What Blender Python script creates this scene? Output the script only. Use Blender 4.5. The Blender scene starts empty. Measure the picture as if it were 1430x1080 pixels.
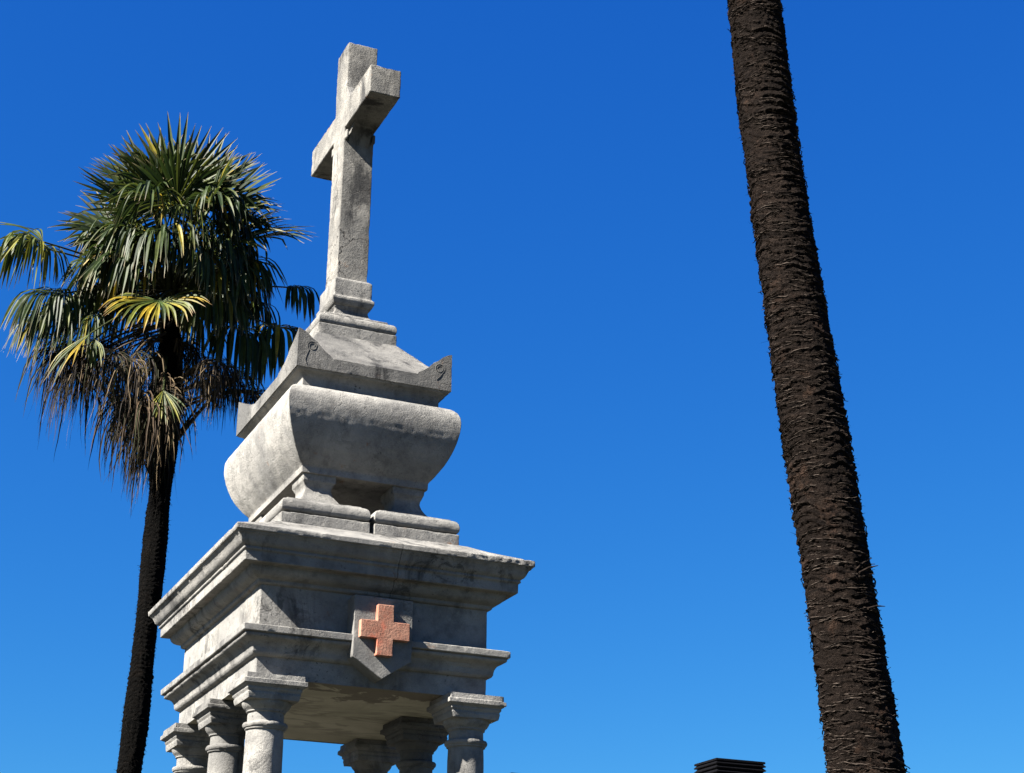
import bpy, bmesh, math, random
import numpy as np
from mathutils import Vector, Matrix, noise

random.seed(7)
SC = bpy.context.scene
COL = SC.collection
R = math.radians

# ------------------------------------------------------------------ camera
CAM = Vector((-2.6939, -8.4530, 1.60))
YAW, PIT, ROL = R(-23.9883), R(22.240), R(0.4817)
FW = Vector((-math.sin(YAW)*math.cos(PIT), math.cos(YAW)*math.cos(PIT), math.sin(PIT)))
RT0 = Vector((math.cos(YAW), math.sin(YAW), 0))
UP0 = RT0.cross(FW)
RT = RT0*math.cos(ROL) + UP0*math.sin(ROL)
UPV = -RT0*math.sin(ROL) + UP0*math.cos(ROL)
cam = bpy.data.cameras.new('camera')
cam.sensor_width = 36.0
cam.lens = 36.0*2328.03/1430.0
cam.clip_start = 0.05
cam.clip_end = 8000
cam_o = bpy.data.objects.new('camera', cam)
COL.objects.link(cam_o)
m = Matrix((RT, UPV, -FW)).transposed().to_4x4()
m.translation = CAM
cam_o.matrix_world = m
SC.camera = cam_o

# ------------------------------------------------------------------ sky and sun
SUN_TO = Vector((-1.0, -0.21, 0.87)).normalized()
SUN_EL = math.asin(SUN_TO.z)
SUN_AZ = math.atan2(SUN_TO.x, SUN_TO.y)          # clockwise from +Y
SKY_G = (0.0383, 0.1930, 0.6880)
SKY_P = (1.55, 0.959, 0.476)
w = bpy.data.worlds.new('World')
SC.world = w
w.use_nodes = True
nt = w.node_tree
nt.nodes.clear()
sky = nt.nodes.new('ShaderNodeTexSky')
sky.sky_type = 'NISHITA'
sky.sun_disc = False
sky.sun_elevation = SUN_EL
sky.sun_rotation = SUN_AZ
sky.altitude = 1200
sky.air_density = 1.0
sky.dust_density = 0.15
sky.ozone_density = 4.0
# clear dry southern sky: deeper blue than the model's default, set per channel
sep = nt.nodes.new('ShaderNodeSeparateColor'); com = nt.nodes.new('ShaderNodeCombineColor')
for ch, gain, pw in ((0, SKY_G[0], SKY_P[0]), (1, SKY_G[1], SKY_P[1]), (2, SKY_G[2], SKY_P[2])):
    pn = nt.nodes.new('ShaderNodeMath'); pn.operation = 'POWER'; pn.inputs[1].default_value = pw
    gn = nt.nodes.new('ShaderNodeMath'); gn.operation = 'MULTIPLY'; gn.inputs[1].default_value = gain
    nt.links.new(sep.outputs[ch], pn.inputs[0]); nt.links.new(pn.outputs[0], gn.inputs[0]); nt.links.new(gn.outputs[0], com.inputs[ch])
bg = nt.nodes.new('ShaderNodeBackground')
bg.inputs['Strength'].default_value = 0.075
wo = nt.nodes.new('ShaderNodeOutputWorld')
nt.links.new(sky.outputs[0], sep.inputs[0])
nt.links.new(com.outputs[0], bg.inputs['Color'])
nt.links.new(bg.outputs[0], wo.inputs['Surface'])

sl = bpy.data.lights.new('sun', 'SUN')
sl.energy = 5.0
sl.angle = R(0.53)
sl.color = (1.0, 0.955, 0.88)
so = bpy.data.objects.new('sun', sl)
COL.objects.link(so)
so.location = SUN_TO*30
so.rotation_euler = SUN_TO.to_track_quat('Z', 'Y').to_euler()

SC.view_settings.view_transform = 'Standard'
SC.view_settings.look = 'None'
SC.view_settings.gamma = 1.0
SC.view_settings.exposure = 2.80

# ------------------------------------------------------------------ helpers
def link(name, me, parent=None, mat=None):
    o = bpy.data.objects.new(name, me)
    COL.objects.link(o)
    if parent is not None:
        o.parent = parent
    if mat is not None:
        me.materials.append(mat)
    return o

def empty(name, loc, label, cat, group=None):
    o = bpy.data.objects.new(name, None)
    COL.objects.link(o)
    o.location = loc
    o['label'] = label
    o['category'] = cat
    if group:
        o['group'] = group
    return o

def finish(bm, name, parent, mat, sharp=32, smooth=True):
    me = bpy.data.meshes.new(name)
    bm.normal_update()
    bm.to_mesh(me)
    bm.free()
    if smooth:
        me.polygons.foreach_set('use_smooth', [True]*len(me.polygons))
        me.set_sharp_from_angle(angle=R(sharp))
    return link(name, me, parent, mat)

def mesh_from(verts, faces, name, parent, mat, smooth=True, sharp=180, cols=None):
    me = bpy.data.meshes.new(name)
    me.from_pydata([tuple(v) for v in verts], [], faces)
    me.update()
    if smooth:
        me.polygons.foreach_set('use_smooth', [True]*len(me.polygons))
        if sharp < 180:
            me.set_sharp_from_angle(angle=R(sharp))
    if cols is not None:
        a = me.color_attributes.new('Col', 'FLOAT_COLOR', 'POINT')
        a.data.foreach_set('color', np.asarray(cols, dtype=np.float32).ravel())
    return link(name, me, parent, mat)

def densify(pts, step):
    out = [pts[0]]
    for a, b in zip(pts[:-1], pts[1:]):
        d = math.dist(a, b)
        n = max(1, int(math.ceil(d/step)))
        for i in range(1, n+1):
            t = i/n
            out.append(tuple(a[k]+(b[k]-a[k])*t for k in range(len(a))))
    return out

def soften(pts, r=0.004):
    """cut the corners of a profile so that no arris is razor sharp"""
    out = [pts[0]]
    for i in range(1, len(pts)-1):
        p, a, b = Vector(pts[i]), Vector(pts[i-1]), Vector(pts[i+1])
        u, v = a-p, b-p
        lu, lv = u.length, v.length
        if lu < 1e-6 or lv < 1e-6:
            continue
        if u.angle(v) > R(150):
            out.append(tuple(p)); continue
        k = min(r, lu*0.35, lv*0.35)
        out.append(tuple(p+u/lu*k)); out.append(tuple(p+v/lv*k))
    out.append(pts[-1])
    return out

def weather(bm, amp=0.0018, chip=0.006, seed=0.0, ang=0.6):
    """uneven, worn stone: shallow waves all over and chips along the arrises"""
    bm.normal_update()
    S = Vector((seed*7.3, seed*3.1, -seed*5.7))
    mv = {}
    for v in bm.verts:
        ar = 0.0
        for e in v.link_edges:
            if len(e.link_faces) == 2:
                ar = max(ar, e.calc_face_angle(0.0))
        p = v.co
        n1 = noise.noise(p*9+S)
        n2 = noise.noise(p*38+S)
        d = amp*(0.22*n1+0.5*n2)
        if ar > ang*0.5:
            n3 = noise.noise(p*16-S) + 0.5*noise.noise(p*45-S)
            d -= chip*0.55*max(0.0, n3-0.22)*1.6
            n4 = noise.noise(p*4.5+S*1.7)
            if n4 > 0.36:
                d -= chip*1.4*(n4-0.33)/0.3*abs(noise.noise(p*30))
        mv[v] = v.normal*d
    for v, d in mv.items():
        v.co += d

def rect_loft(bm, prof, hx, hy, step=0.014, cx=0, cy=0, cap_b=True, cap_t=True, r=0.004, soft=True, cr=0.004):
    """moulding run round a rectangle: prof = [(offset, z)...] from bottom to top, mitred at the corners"""
    if soft:
        prof = soften(prof, r)
    prof = densify(prof, step)
    mx = max(p[0] for p in prof)
    nx = max(2, int(2*(hx+mx)/step)); ny = max(2, int(2*(hy+mx)/step))
    rings = []
    for o, z in prof:
        X, Y = hx+o, hy+o
        c = min(cr, X*0.2, Y*0.2)
        pts = []
        def side(a, b, n):
            for i in range(n+1):
                t = i/n
                pts.append((a[0]+(b[0]-a[0])*t, a[1]+(b[1]-a[1])*t))
        side((-X+c, -Y), (X-c, -Y), nx)
        side((X, -Y+c), (X, Y-c), ny)
        side((X-c, Y), (-X+c, Y), nx)
        side((-X, Y-c), (-X, -Y+c), ny)
        rings.append([bm.verts.new((cx+x, cy+y, z)) for x, y in pts])
    n = len(rings[0])
    for a, b in zip(rings[:-1], rings[1:]):
        for i in range(n):
            j = (i+1) % n
            bm.faces.new((a[i], a[j], b[j], b[i]))
    if cap_b:
        bm.faces.new(rings[0][::-1])
    if cap_t:
        bm.faces.new(rings[-1])

def lathe(bm, prof, seg=48, cx=0, cy=0, step=0.02, cap_b=True, cap_t=True):
    prof = densify(prof, step)
    rings = []
    for r, z in prof:
        rings.append([bm.verts.new((cx+r*math.cos(2*math.pi*i/seg), cy+r*math.sin(2*math.pi*i/seg), z)) for i in range(seg)])
    for a, b in zip(rings[:-1], rings[1:]):
        for i in range(seg):
            j = (i+1) % seg
            bm.faces.new((a[i], a[j], b[j], b[i]))
    if cap_b: bm.faces.new(rings[0][::-1])
    if cap_t: bm.faces.new(rings[-1])

def cells(bm, xs, ys, zs, present, step=0.025, warp=None):
    """solid made of grid cells (only its outer faces), subdivided to about step"""
    def fine(a):
        out = []; idx = []
        for k in range(len(a)-1):
            n = max(1, int(round((a[k+1]-a[k])/step)))
            for i in range(n):
                out.append(a[k]+(a[k+1]-a[k])*i/n); idx.append(k)
        out.append(a[-1])
        return out, idx
    X, ix = fine(xs); Y, iy = fine(ys); Z, iz = fine(zs)
    vs = {}
    def V(i, j, k):
        q = (i, j, k)
        if q not in vs:
            co = Vector((X[i], Y[j], Z[k]))
            if warp: co = warp(co)
            vs[q] = bm.verts.new(co)
        return vs[q]
    nx, ny, nz = len(ix), len(iy), len(iz)
    P = lambda i, j, k: 0 <= i < nx and 0 <= j < ny and 0 <= k < nz and present(ix[i], iy[j], iz[k])
    for i in range(nx):
        for j in range(ny):
            for k in range(nz):
                if not P(i, j, k): continue
                if not P(i-1, j, k): bm.faces.new((V(i,j,k), V(i,j,k+1), V(i,j+1,k+1), V(i,j+1,k)))
                if not P(i+1, j, k): bm.faces.new((V(i+1,j,k), V(i+1,j+1,k), V(i+1,j+1,k+1), V(i+1,j,k+1)))
                if not P(i, j-1, k): bm.faces.new((V(i,j,k), V(i+1,j,k), V(i+1,j,k+1), V(i,j,k+1)))
                if not P(i, j+1, k): bm.faces.new((V(i,j+1,k), V(i,j+1,k+1), V(i+1,j+1,k+1), V(i+1,j+1,k)))
                if not P(i, j, k-1): bm.faces.new((V(i,j,k), V(i,j+1,k), V(i+1,j+1,k), V(i+1,j,k)))
                if not P(i, j, k+1): bm.faces.new((V(i,j,k+1), V(i+1,j,k+1), V(i+1,j+1,k+1), V(i,j+1,k+1)))

def bevel_sharp(bm, off=0.004, ang=0.7):
    bm.normal_update()
    es = [e for e in bm.edges if len(e.link_faces) == 2 and e.calc_face_angle(0) > ang]
    bmesh.ops.bevel(bm, geom=es, offset=off, segments=1, affect='EDGES', profile=0.5)

def box(bm, x0, x1, y0, y1, z0, z1):
    v = [bm.verts.new(p) for p in ((x0,y0,z0),(x1,y0,z0),(x1,y1,z0),(x0,y1,z0),(x0,y0,z1),(x1,y0,z1),(x1,y1,z1),(x0,y1,z1))]
    for f in ((0,3,2,1),(4,5,6,7),(0,1,5,4),(1,2,6,5),(2,3,7,6),(3,0,4,7)):
        bm.faces.new([v[i] for i in f])

# ------------------------------------------------------------------ materials
class NB:
    def __init__(s, name):
        s.mat = bpy.data.materials.new(name); s.mat.use_nodes = True
        s.t = s.mat.node_tree; s.b = s.t.nodes['Principled BSDF']
    def n(s, typ, **k):
        nd = s.t.nodes.new(typ)
        for a, v in k.items(): setattr(nd, a, v)
        return nd
    def l(s, a, b): s.t.links.new(a, b)
    def coords(s, scale=(1,1,1), loc=(0,0,0)):
        tc = s.n('ShaderNodeTexCoord'); mp = s.n('ShaderNodeMapping')
        mp.inputs['Scale'].default_value = scale; mp.inputs['Location'].default_value = loc
        s.l(tc.outputs['Object'], mp.inputs['Vector'])
        return mp.outputs['Vector']
    def noise(s, vec, scale, detail=6, rough=0.6, dist=0.0):
        nd = s.n('ShaderNodeTexNoise')
        nd.inputs['Scale'].default_value = scale; nd.inputs['Detail'].default_value = detail
        nd.inputs['Roughness'].default_value = rough; nd.inputs['Distortion'].default_value = dist
        s.l(vec, nd.inputs['Vector'])
        return nd.outputs['Fac']
    def voro(s, vec, scale, feature='F1'):
        nd = s.n('ShaderNodeTexVoronoi'); nd.feature = feature
        nd.inputs['Scale'].default_value = scale
        s.l(vec, nd.inputs['Vector'])
        return nd.outputs['Distance']
    def ramp(s, fac, p0, p1, v0=0.0, v1=1.0):
        nd = s.n('ShaderNodeMapRange'); nd.interpolation_type = 'SMOOTHSTEP'
        nd.inputs['From Min'].default_value = p0; nd.inputs['From Max'].default_value = p1
        nd.inputs['To Min'].default_value = v0; nd.inputs['To Max'].default_value = v1
        s.l(fac, nd.inputs['Value'])
        return nd.outputs['Result']
    def math(s, op, a, b):
        nd = s.n('ShaderNodeMath', operation=op)
        for i, q in enumerate((a, b)):
            if isinstance(q, (int, float)): nd.inputs[i].default_value = q
            else: s.l(q, nd.inputs[i])
        return nd.outputs[0]
    def mix(s, fac, a, b, mode='MIX'):
        nd = s.n('ShaderNodeMix'); nd.data_type = 'RGBA'; nd.blend_type = mode
        if isinstance(fac, (int, float)): nd.inputs[0].default_value = fac
        else: s.l(fac, nd.inputs[0])
        for i, q in ((6, a), (7, b)):
            if isinstance(q, tuple): nd.inputs[i].default_value = (*q, 1)
            else: s.l(q, nd.inputs[i])
        return nd.outputs[2]
    def bump(s, h, strength, dist, prev=None):
        nd = s.n('ShaderNodeBump'); nd.inputs['Strength'].default_value = strength
        nd.inputs['Distance'].default_value = dist
        s.l(h, nd.inputs['Height'])
        if prev is not None: s.l(prev, nd.inputs['Normal'])
        return nd.outputs['Normal']

def stone_mat(name, light=(0.236,0.225,0.205), mid=(0.152,0.147,0.138), dark=(0.018,0.018,0.019), stain=1.0, warm=1.0, crack=0.45, grain=1.0, offs=(0,0,0), joint=None):
    s = NB(name)
    v = s.coords(loc=offs)
    vz = s.coords(scale=(1,1,0.22), loc=offs)
    big = s.noise(v, 2.6, 7, 0.62, 0.4)
    base = s.mix(s.ramp(big, 0.36, 0.66), mid, light)
    # cloudy mottling
    mot = s.noise(v, 13, 6, 0.65)
    base = s.mix(s.ramp(mot, 0.44, 0.72, 0, 0.6), base, (0.075,0.073,0.07))
    # dark water streaks and soot-like lichen
    st = s.noise(vz, 5.5, 8, 0.68, 0.6)
    st2 = s.noise(v, 1.7, 3, 0.5)
    sf = s.math('MULTIPLY', s.ramp(st, 0.49, 0.64), s.ramp(st2, 0.40, 0.60))
    base = s.mix(s.math('MULTIPLY', sf, 0.72*stain), base, dark)
    # black pitting dots
    pit = s.noise(v, 62, 3, 0.6)
    pz = s.noise(v, 6.0, 4, 0.6)
    pf = s.math('MULTIPLY', s.ramp(pit, 0.60, 0.70), s.ramp(pz, 0.45, 0.65))
    base = s.mix(s.math('MULTIPLY', pf, 0.85), base, (0.03,0.029,0.028))
    # grey-black crustose lichen in ragged islands
    li0 = s.noise(v, 8.5, 9, 0.74, 0.8)
    li1 = s.noise(v, 1.3, 3, 0.5)
    lf0 = s.math('MULTIPLY', s.ramp(li0, 0.54, 0.60), s.ramp(li1, 0.44, 0.60))
    base = s.mix(s.math('MULTIPLY', lf0, 0.62*stain), base, (0.035,0.035,0.034))
    # pale scoured or limewashed islands
    pl = s.noise(v, 5.2, 8, 0.7, 0.5)
    base = s.mix(s.ramp(pl, 0.60, 0.66, 0, 0.35), base, (0.30,0.29,0.265))
    # rust and ochre lichen
    li = s.noise(v, 4.3, 5, 0.7, 1.0)
    li2 = s.noise(v, 34, 4, 0.7)
    lf = s.math('MULTIPLY', s.ramp(li, 0.61, 0.70), s.ramp(li2, 0.46, 0.62))
    base = s.mix(s.math('MULTIPLY', lf, 0.65*warm), base, (0.17,0.088,0.045))
    # fine cracks
    vd = s.n('ShaderNodeVectorMath', operation='ADD')
    nn = s.n('ShaderNodeTexNoise'); nn.inputs['Scale'].default_value = 7; nn.inputs['Detail'].default_value = 5
    s.l(v, nn.inputs['Vector'])
    sc = s.n('ShaderNodeVectorMath', operation='SCALE'); sc.inputs['Scale'].default_value = 0.28
    s.l(nn.outputs['Color'], sc.inputs[0]); s.l(v, vd.inputs[0]); s.l(sc.outputs[0], vd.inputs[1])
    ck = s.voro(vd.outputs[0], 3.1, 'DISTANCE_TO_EDGE')
    ckm = s.ramp(s.noise(v, 2.3, 2, 0.5), 0.50, 0.60)
    cf = s.math('MULTIPLY', s.ramp(ck, 0.0, 0.014, 1, 0), ckm)
    base = s.mix(s.math('MULTIPLY', cf, 0.75*crack), base, (0.06,0.055,0.05))
    if joint is not None:
        sx_ = s.n('ShaderNodeSeparateXYZ'); s.l(v, sx_.inputs[0])
        wob = s.math('MULTIPLY', s.math('SUBTRACT', s.noise(v, 30, 3, 0.6), 0.5), 0.010)
        jx = s.math('ABSOLUTE', s.math('SUBTRACT', s.math('ADD', sx_.outputs[0], wob), joint), 0)
        jy = s.math('ABSOLUTE', s.math('SUBTRACT', s.math('ADD', sx_.outputs[1], wob), -0.12), 0)
        jm = s.math('MAXIMUM', s.ramp(jx, 0.0012, 0.0032, 1, 0), s.ramp(jy, 0.0012, 0.0032, 1, 0))
        base = s.mix(s.math('MULTIPLY', jm, 0.75), base, (0.03,0.028,0.026))
    gr = s.noise(v, 230, 3, 0.7)
    base = s.mix(s.ramp(gr, 0.35, 0.65, 0.0, 0.18), base, (0.16,0.155,0.145), 'MULTIPLY')
    oi = s.n('ShaderNodeObjectInfo')
    vr = s.n('ShaderNodeHueSaturation'); s.l(base, vr.inputs['Color'])
    s.l(s.ramp(oi.outputs['Random'], 0.0, 1.0, 0.69, 0.84), vr.inputs['Value'])
    s.l(vr.outputs['Color'], s.b.inputs['Base Color'])
    s.b.inputs['Roughness'].default_value = 0.92
    s.b.inputs['Specular IOR Level'].default_value = 0.18
    h = s.math('ADD', s.math('MULTIPLY', s.noise(v, 95, 6, 0.75), 1.0), s.math('MULTIPLY', s.noise(v, 30, 4, 0.65), 0.55))
    gm = s.ramp(s.noise(v, 2.1, 4, 0.6), 0.38, 0.62, 0.35, 1.0)      # some faces worn smooth, some rough
    b1 = s.bump(s.math('MULTIPLY', h, gm), 1.0*grain, 0.0095)
    b2 = s.bump(s.math('MULTIPLY', cf, -1.0), 0.7, 0.006*crack, b1)
    s.l(b2, s.b.inputs['Normal'])
    return s.mat

STONE = stone_mat('weathered_limestone')
STONE_DARK = stone_mat('lichen_darkened_limestone', light=(0.165,0.158,0.146), mid=(0.085,0.083,0.079), stain=1.3, offs=(3.1,1.7,0.4))
STONE_CLEAN = stone_mat('sarcophagus_limestone', stain=0.35, warm=1.3, crack=0.3, offs=(5.2,0.7,1.9))
STONE_CORNICE = stone_mat('cornice_limestone', joint=0.060, stain=1.2, offs=(0,0,0))
STONE_CROSS = stone_mat('cross_limestone', light=(0.235,0.221,0.196), mid=(0.125,0.120,0.110), crack=1.5, stain=1.25, offs=(1.3,7.7,2.4))

def terracotta():
    s = NB('faded_terracotta_paint')
    v = s.coords()
    c = s.mix(s.ramp(s.noise(v, 11, 6, 0.65), 0.38, 0.62), (0.170,0.066,0.038), (0.215,0.104,0.066))
    c = s.mix(s.ramp(s.noise(v, 6, 3, 0.6), 0.58, 0.68, 0, 0.7), c, (0.30,0.065,0.03))
    c = s.mix(s.ramp(s.noise(v, 45, 6, 0.75), 0.52, 0.66, 0, 0.75), c, (0.10,0.052,0.036))
    s.l(c, s.b.inputs['Base Color']); s.b.inputs['Roughness'].default_value = 0.9
    s.l(s.bump(s.noise(v, 90, 5, 0.7), 0.6, 0.006), s.b.inputs['Normal'])
    return s.mat
TERRA = terracotta()

def plaster():
    s = NB('stained_soffit_plaster')
    v = s.coords()
    c = s.mix(s.ramp(s.noise(v, 3, 6, 0.6, 0.5), 0.35, 0.65), (0.20,0.183,0.132), (0.275,0.252,0.19))
    f1 = s.noise(s.coords(scale=(0.7,2.2,1), loc=(0.2,0.5,0)), 2.0, 8, 0.62, 0.8)
    band = s.math('MULTIPLY', s.ramp(s.math('ABSOLUTE', s.math('SUBTRACT', f1, 0.5), 0), 0.006, 0.050, 1, 0), s.ramp(s.noise(v, 1.3, 2, 0.5), 0.40, 0.55))
    c = s.mix(s.math('MULTIPLY', band, 0.40), c, (0.035,0.025,0.016))
    sy_ = s.n('ShaderNodeSeparateXYZ'); s.l(v, sy_.inputs[0])
    leak = s.math('SUBTRACT', s.math('ADD', s.math('MULTIPLY', s.noise(v, 3.2, 7, 0.62, 0.4), 1.5), s.math('MULTIPLY', sy_.outputs[1], -0.62)), 0.0)
    c = s.mix(s.ramp(leak, 1.06, 1.13, 0, 0.8), c, (0.050,0.036,0.024))      # water leak near the front edge
    s.l(c, s.b.inputs['Base Color']); s.b.inputs['Roughness'].default_value = 0.95
    s.l(s.bump(s.noise(v, 40, 5, 0.6), 0.4, 0.006), s.b.inputs['Normal'])
    return s.mat
PLASTER = plaster()

def simple(name, col, rough=0.7, scale=20, var=0.3, metal=0.0, bump=0.2, spec=0.3):
    s = NB(name)
    v = s.coords()
    c = s.mix(s.ramp(s.noise(v, scale, 5, 0.6), 0.35, 0.65), tuple(q*(1-var) for q in col), col)
    s.l(c, s.b.inputs['Base Color']); s.b.inputs['Roughness'].default_value = rough
    s.b.inputs['Metallic'].default_value = metal; s.b.inputs['Specular IOR Level'].default_value = spec
    s.l(s.bump(s.noise(v, scale*4, 4, 0.6), bump, 0.01), s.b.inputs['Normal'])
    return s.mat

def leaf_mat(name='palm_leaf', rough=0.52, spec=0.13):
    s = NB(name)
    at = s.n('ShaderNodeAttribute'); at.attribute_name = 'Col'
    v = s.coords()
    c = s.mix(s.ramp(s.noise(v, 14, 4, 0.6), 0.35, 0.7, 0, 0.5), at.outputs['Color'], (0.02,0.025,0.012), 'MULTIPLY')
    s.l(c, s.b.inputs['Base Color'])
    s.b.inputs['Roughness'].default_value = rough
    s.b.inputs['Specular IOR Level'].default_value = spec
    tr = s.n('ShaderNodeBsdfTranslucent'); s.l(at.outputs['Color'], tr.inputs['Color'])
    mx = s.n('ShaderNodeMixShader'); mx.inputs[0].default_value = 0.22
    out = s.t.nodes['Material Output']
    s.l(s.b.outputs[0], mx.inputs[1]); s.l(tr.outputs[0], mx.inputs[2]); s.l(mx.outputs[0], out.inputs['Surface'])
    return s.mat
LEAF = leaf_mat()
DEADLEAF = leaf_mat('dead_palm_leaf', 0.75, 0.15)

def bark_mat(name, lo, hi, light):
    s = NB(name)
    tc = s.n('ShaderNodeTexCoord')
    v = tc.outputs['Object']
    mp = s.n('ShaderNodeMapping'); mp.inputs['Scale'].default_value = (1,1,6); s.l(v, mp.inputs['Vector'])
    c = s.mix(s.ramp(s.noise(mp.outputs[0], 9, 7, 0.7, 0.5), 0.35, 0.65), lo, hi)
    at = s.n('ShaderNodeAttribute'); at.attribute_name = 'Col'
    c = s.mix(s.ramp(s.noise(v, 3.5, 5, 0.65), 0.42, 0.62), c, tuple(q*0.45 for q in hi))
    c = s.mix(s.ramp(s.noise(v, 5.5, 6, 0.7), 0.56, 0.68, 0, 0.7), c, tuple(q*f for q, f in zip(hi, (2.1, 1.8, 1.6))))
    c = s.mix(at.outputs['Fac'], c, light)
    c = s.mix(s.ramp(s.noise(v, 120, 4, 0.7), 0.40, 0.60, 0, 0.75), c, (0.25,0.22,0.2), 'MULTIPLY')
    s.l(c, s.b.inputs['Base Color'])
    s.b.inputs['Roughness'].default_value = 0.95
    s.b.inputs['Specular IOR Level'].default_value = 0.04
    h = s.math('ADD', s.noise(mp.outputs[0], 40, 6, 0.75), s.noise(v, 160, 4, 0.7))
    s.l(s.bump(h, 1.0, 0.02), s.b.inputs['Normal'])
    return s.mat
BARK_BROWN = bark_mat('brown_palm_fibre', (0.0034,0.0024,0.0020), (0.0200,0.0142,0.0112), (0.075,0.058,0.047))
BARK_BLACK = bark_mat('black_palm_fibre', (0.0008,0.0008,0.0007), (0.0030,0.0025,0.002), (0.014,0.011,0.008))

def fibre_mat(name, a, b):
    s = NB(name)
    v = s.coords()
    c = s.mix(s.ramp(s.noise(v, 60, 3, 0.6), 0.35, 0.65), a, b)
    s.l(c, s.b.inputs['Base Color']); s.b.inputs['Roughness'].default_value = 0.9; s.b.inputs['Specular IOR Level'].default_value = 0.05
    return s.mat
FIBRE_BROWN = fibre_mat('loose_brown_fibre', (0.004,0.0028,0.0022), (0.015,0.0105,0.008))
STRAND_BROWN = fibre_mat('weathered_leaf_base_strand', (0.003,0.0022,0.0018), (0.034,0.0265,0.0215))
SCROLL_LINE = simple('dark_scroll_line', (0.062,0.060,0.056), 0.95, 40, 0.4)  # plain dark tone for the scroll lines
FIBRE_BLACK = fibre_mat('loose_black_fibre', (0.001,0.0008,0.0007), (0.005,0.0038,0.0028))

# ------------------------------------------------------------------ ground
def ground_mat():  # unseen ground, colour darkened on purpose to weaken the light bounced up
    s = NB('darkened_gravel_and_grass')
    v = s.coords()
    g = s.mix(s.ramp(s.noise(v, 3, 8, 0.7), 0.35, 0.65), (0.016,0.014,0.010), (0.026,0.023,0.017))
    gr = s.mix(s.ramp(s.noise(v, 8, 6, 0.7), 0.35, 0.65), (0.010,0.014,0.004), (0.020,0.024,0.008))
    c = s.mix(s.ramp(s.noise(v, 0.12, 4, 0.6), 0.50, 0.56), g, gr)
    c = s.mix(s.ramp(s.voro(v, 45), 0.0, 0.5, 0.5, 0), c, (0.03,0.028,0.024))
    s.l(c, s.b.inputs['Base Color']); s.b.inputs['Roughness'].default_value = 0.95
    s.l(s.bump(s.noise(v, 30, 6, 0.7), 0.5, 0.03), s.b.inputs['Normal'])
    return s.mat
bm = bmesh.new()
vs = []
N = 64
rings = [0.001, 10, 30, 80, 250, 900, 4000]
prev = None
for rr in rings:
    ring = [bm.verts.new((rr*math.cos(2*math.pi*i/N), rr*math.sin(2*math.pi*i/N), 0)) for i in range(N)]
    if prev:
        for i in range(N):
            bm.faces.new((prev[i], ring[i], ring[(i+1) % N], prev[(i+1) % N]))
    prev = ring
bmesh.ops.remove_doubles(bm, verts=bm.verts, dist=0.01)
g = finish(bm, 'ground', None, ground_mat(), smooth=False)
g['kind'] = 'structure'

# ------------------------------------------------------------------ monument
Z0 = 3.735
MON = empty('stone_monument', (0, 0, 0), 'tall weathered stone grave monument with cross, sarcophagus and columned canopy', 'monument')
def at_mon(o):
    o.location = (0, 0, Z0)
    return o
HX, HY = 0.600, 0.763

# entablature: plain block between the two mouldings
bm = bmesh.new()
rect_loft(bm, [(0,-0.418),(0,-0.31),(0,-0.17),(0,0.05),(0,0.30)], HX, HY, step=0.02, cap_b=False, soft=False, cr=0.005)
weather(bm, 0.0022, 0.004, 1)
ent = at_mon(finish(bm, 'entablature', MON, STONE))
# soffit sheet inside the block, slightly above the arris
bm = bmesh.new()
rect_loft(bm, [(-0.004,-0.414),(-0.004,-0.40)], HX, HY, step=0.05, soft=False, cap_t=True)
sof = finish(bm, 'soffit', ent, PLASTER)

bm = bmesh.new()
rect_loft(bm, [(-0.02,-0.317),(0.010,-0.3155),(0.020,-0.309),(0.026,-0.300),(0.0275,-0.296),(0.0275,-0.289),(0.031,-0.272),(0.041,-0.256),(0.055,-0.246),(0.068,-0.2415),
   (0.077,-0.237),(0.081,-0.229),(0.0795,-0.2215),(0.076,-0.2195),(0.076,-0.2185),(0.0945,-0.2175),(0.0955,-0.184),(0.0,-0.168),(-0.02,-0.167)], HX, HY, step=0.011, cap_b=False, cap_t=False, r=0.003)
weather(bm, 0.0016, 0.006, 2)
finish(bm, 'string_course', ent, STONE_CORNICE)

bm = bmesh.new()
rect_loft(bm, [(-0.02,0.036),(0.007,0.037),(0.017,0.042),(0.0205,0.048),(0.0205,0.059),(0.026,0.061),(0.040,0.066),(0.054,0.073),(0.066,0.085),(0.0725,0.100),(0.0735,0.1150),
   (0.1195,0.1158),(0.1210,0.1640),(0.1245,0.1665),(0.1310,0.1700),(0.1325,0.1770),(0.1275,0.1835),(0.1340,0.1870),(0.1440,0.1945),(0.1515,0.205),(0.157,0.218),(0.163,0.230),(0.170,0.2375),
   (0.1735,0.2400),(0.1735,0.2440),(0.1860,0.2480),(0.1875,0.2750),(0.0,0.352),(-0.08,0.392),(-0.115,0.4040),(-0.30,0.4045)], HX, HY, step=0.011, cap_b=False, r=0.003)
weather(bm, 0.0012, 0.0042, 3)
for v in bm.verts:                                   # frost-broken edge at the right front corner
    if v.co.z > 0.232 and v.co.y < -HY-0.12 and v.co.x > 0.36:
        k_ = min(1.0, (v.co.x-0.36)/0.15)
        v.co += noise.noise_vector(v.co*48)*0.0045*k_ + Vector((0, 0.007, -0.004))*max(0.0, noise.noise(v.co*17))*k_
finish(bm, 'cornice', ent, STONE_CORNICE)

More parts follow.
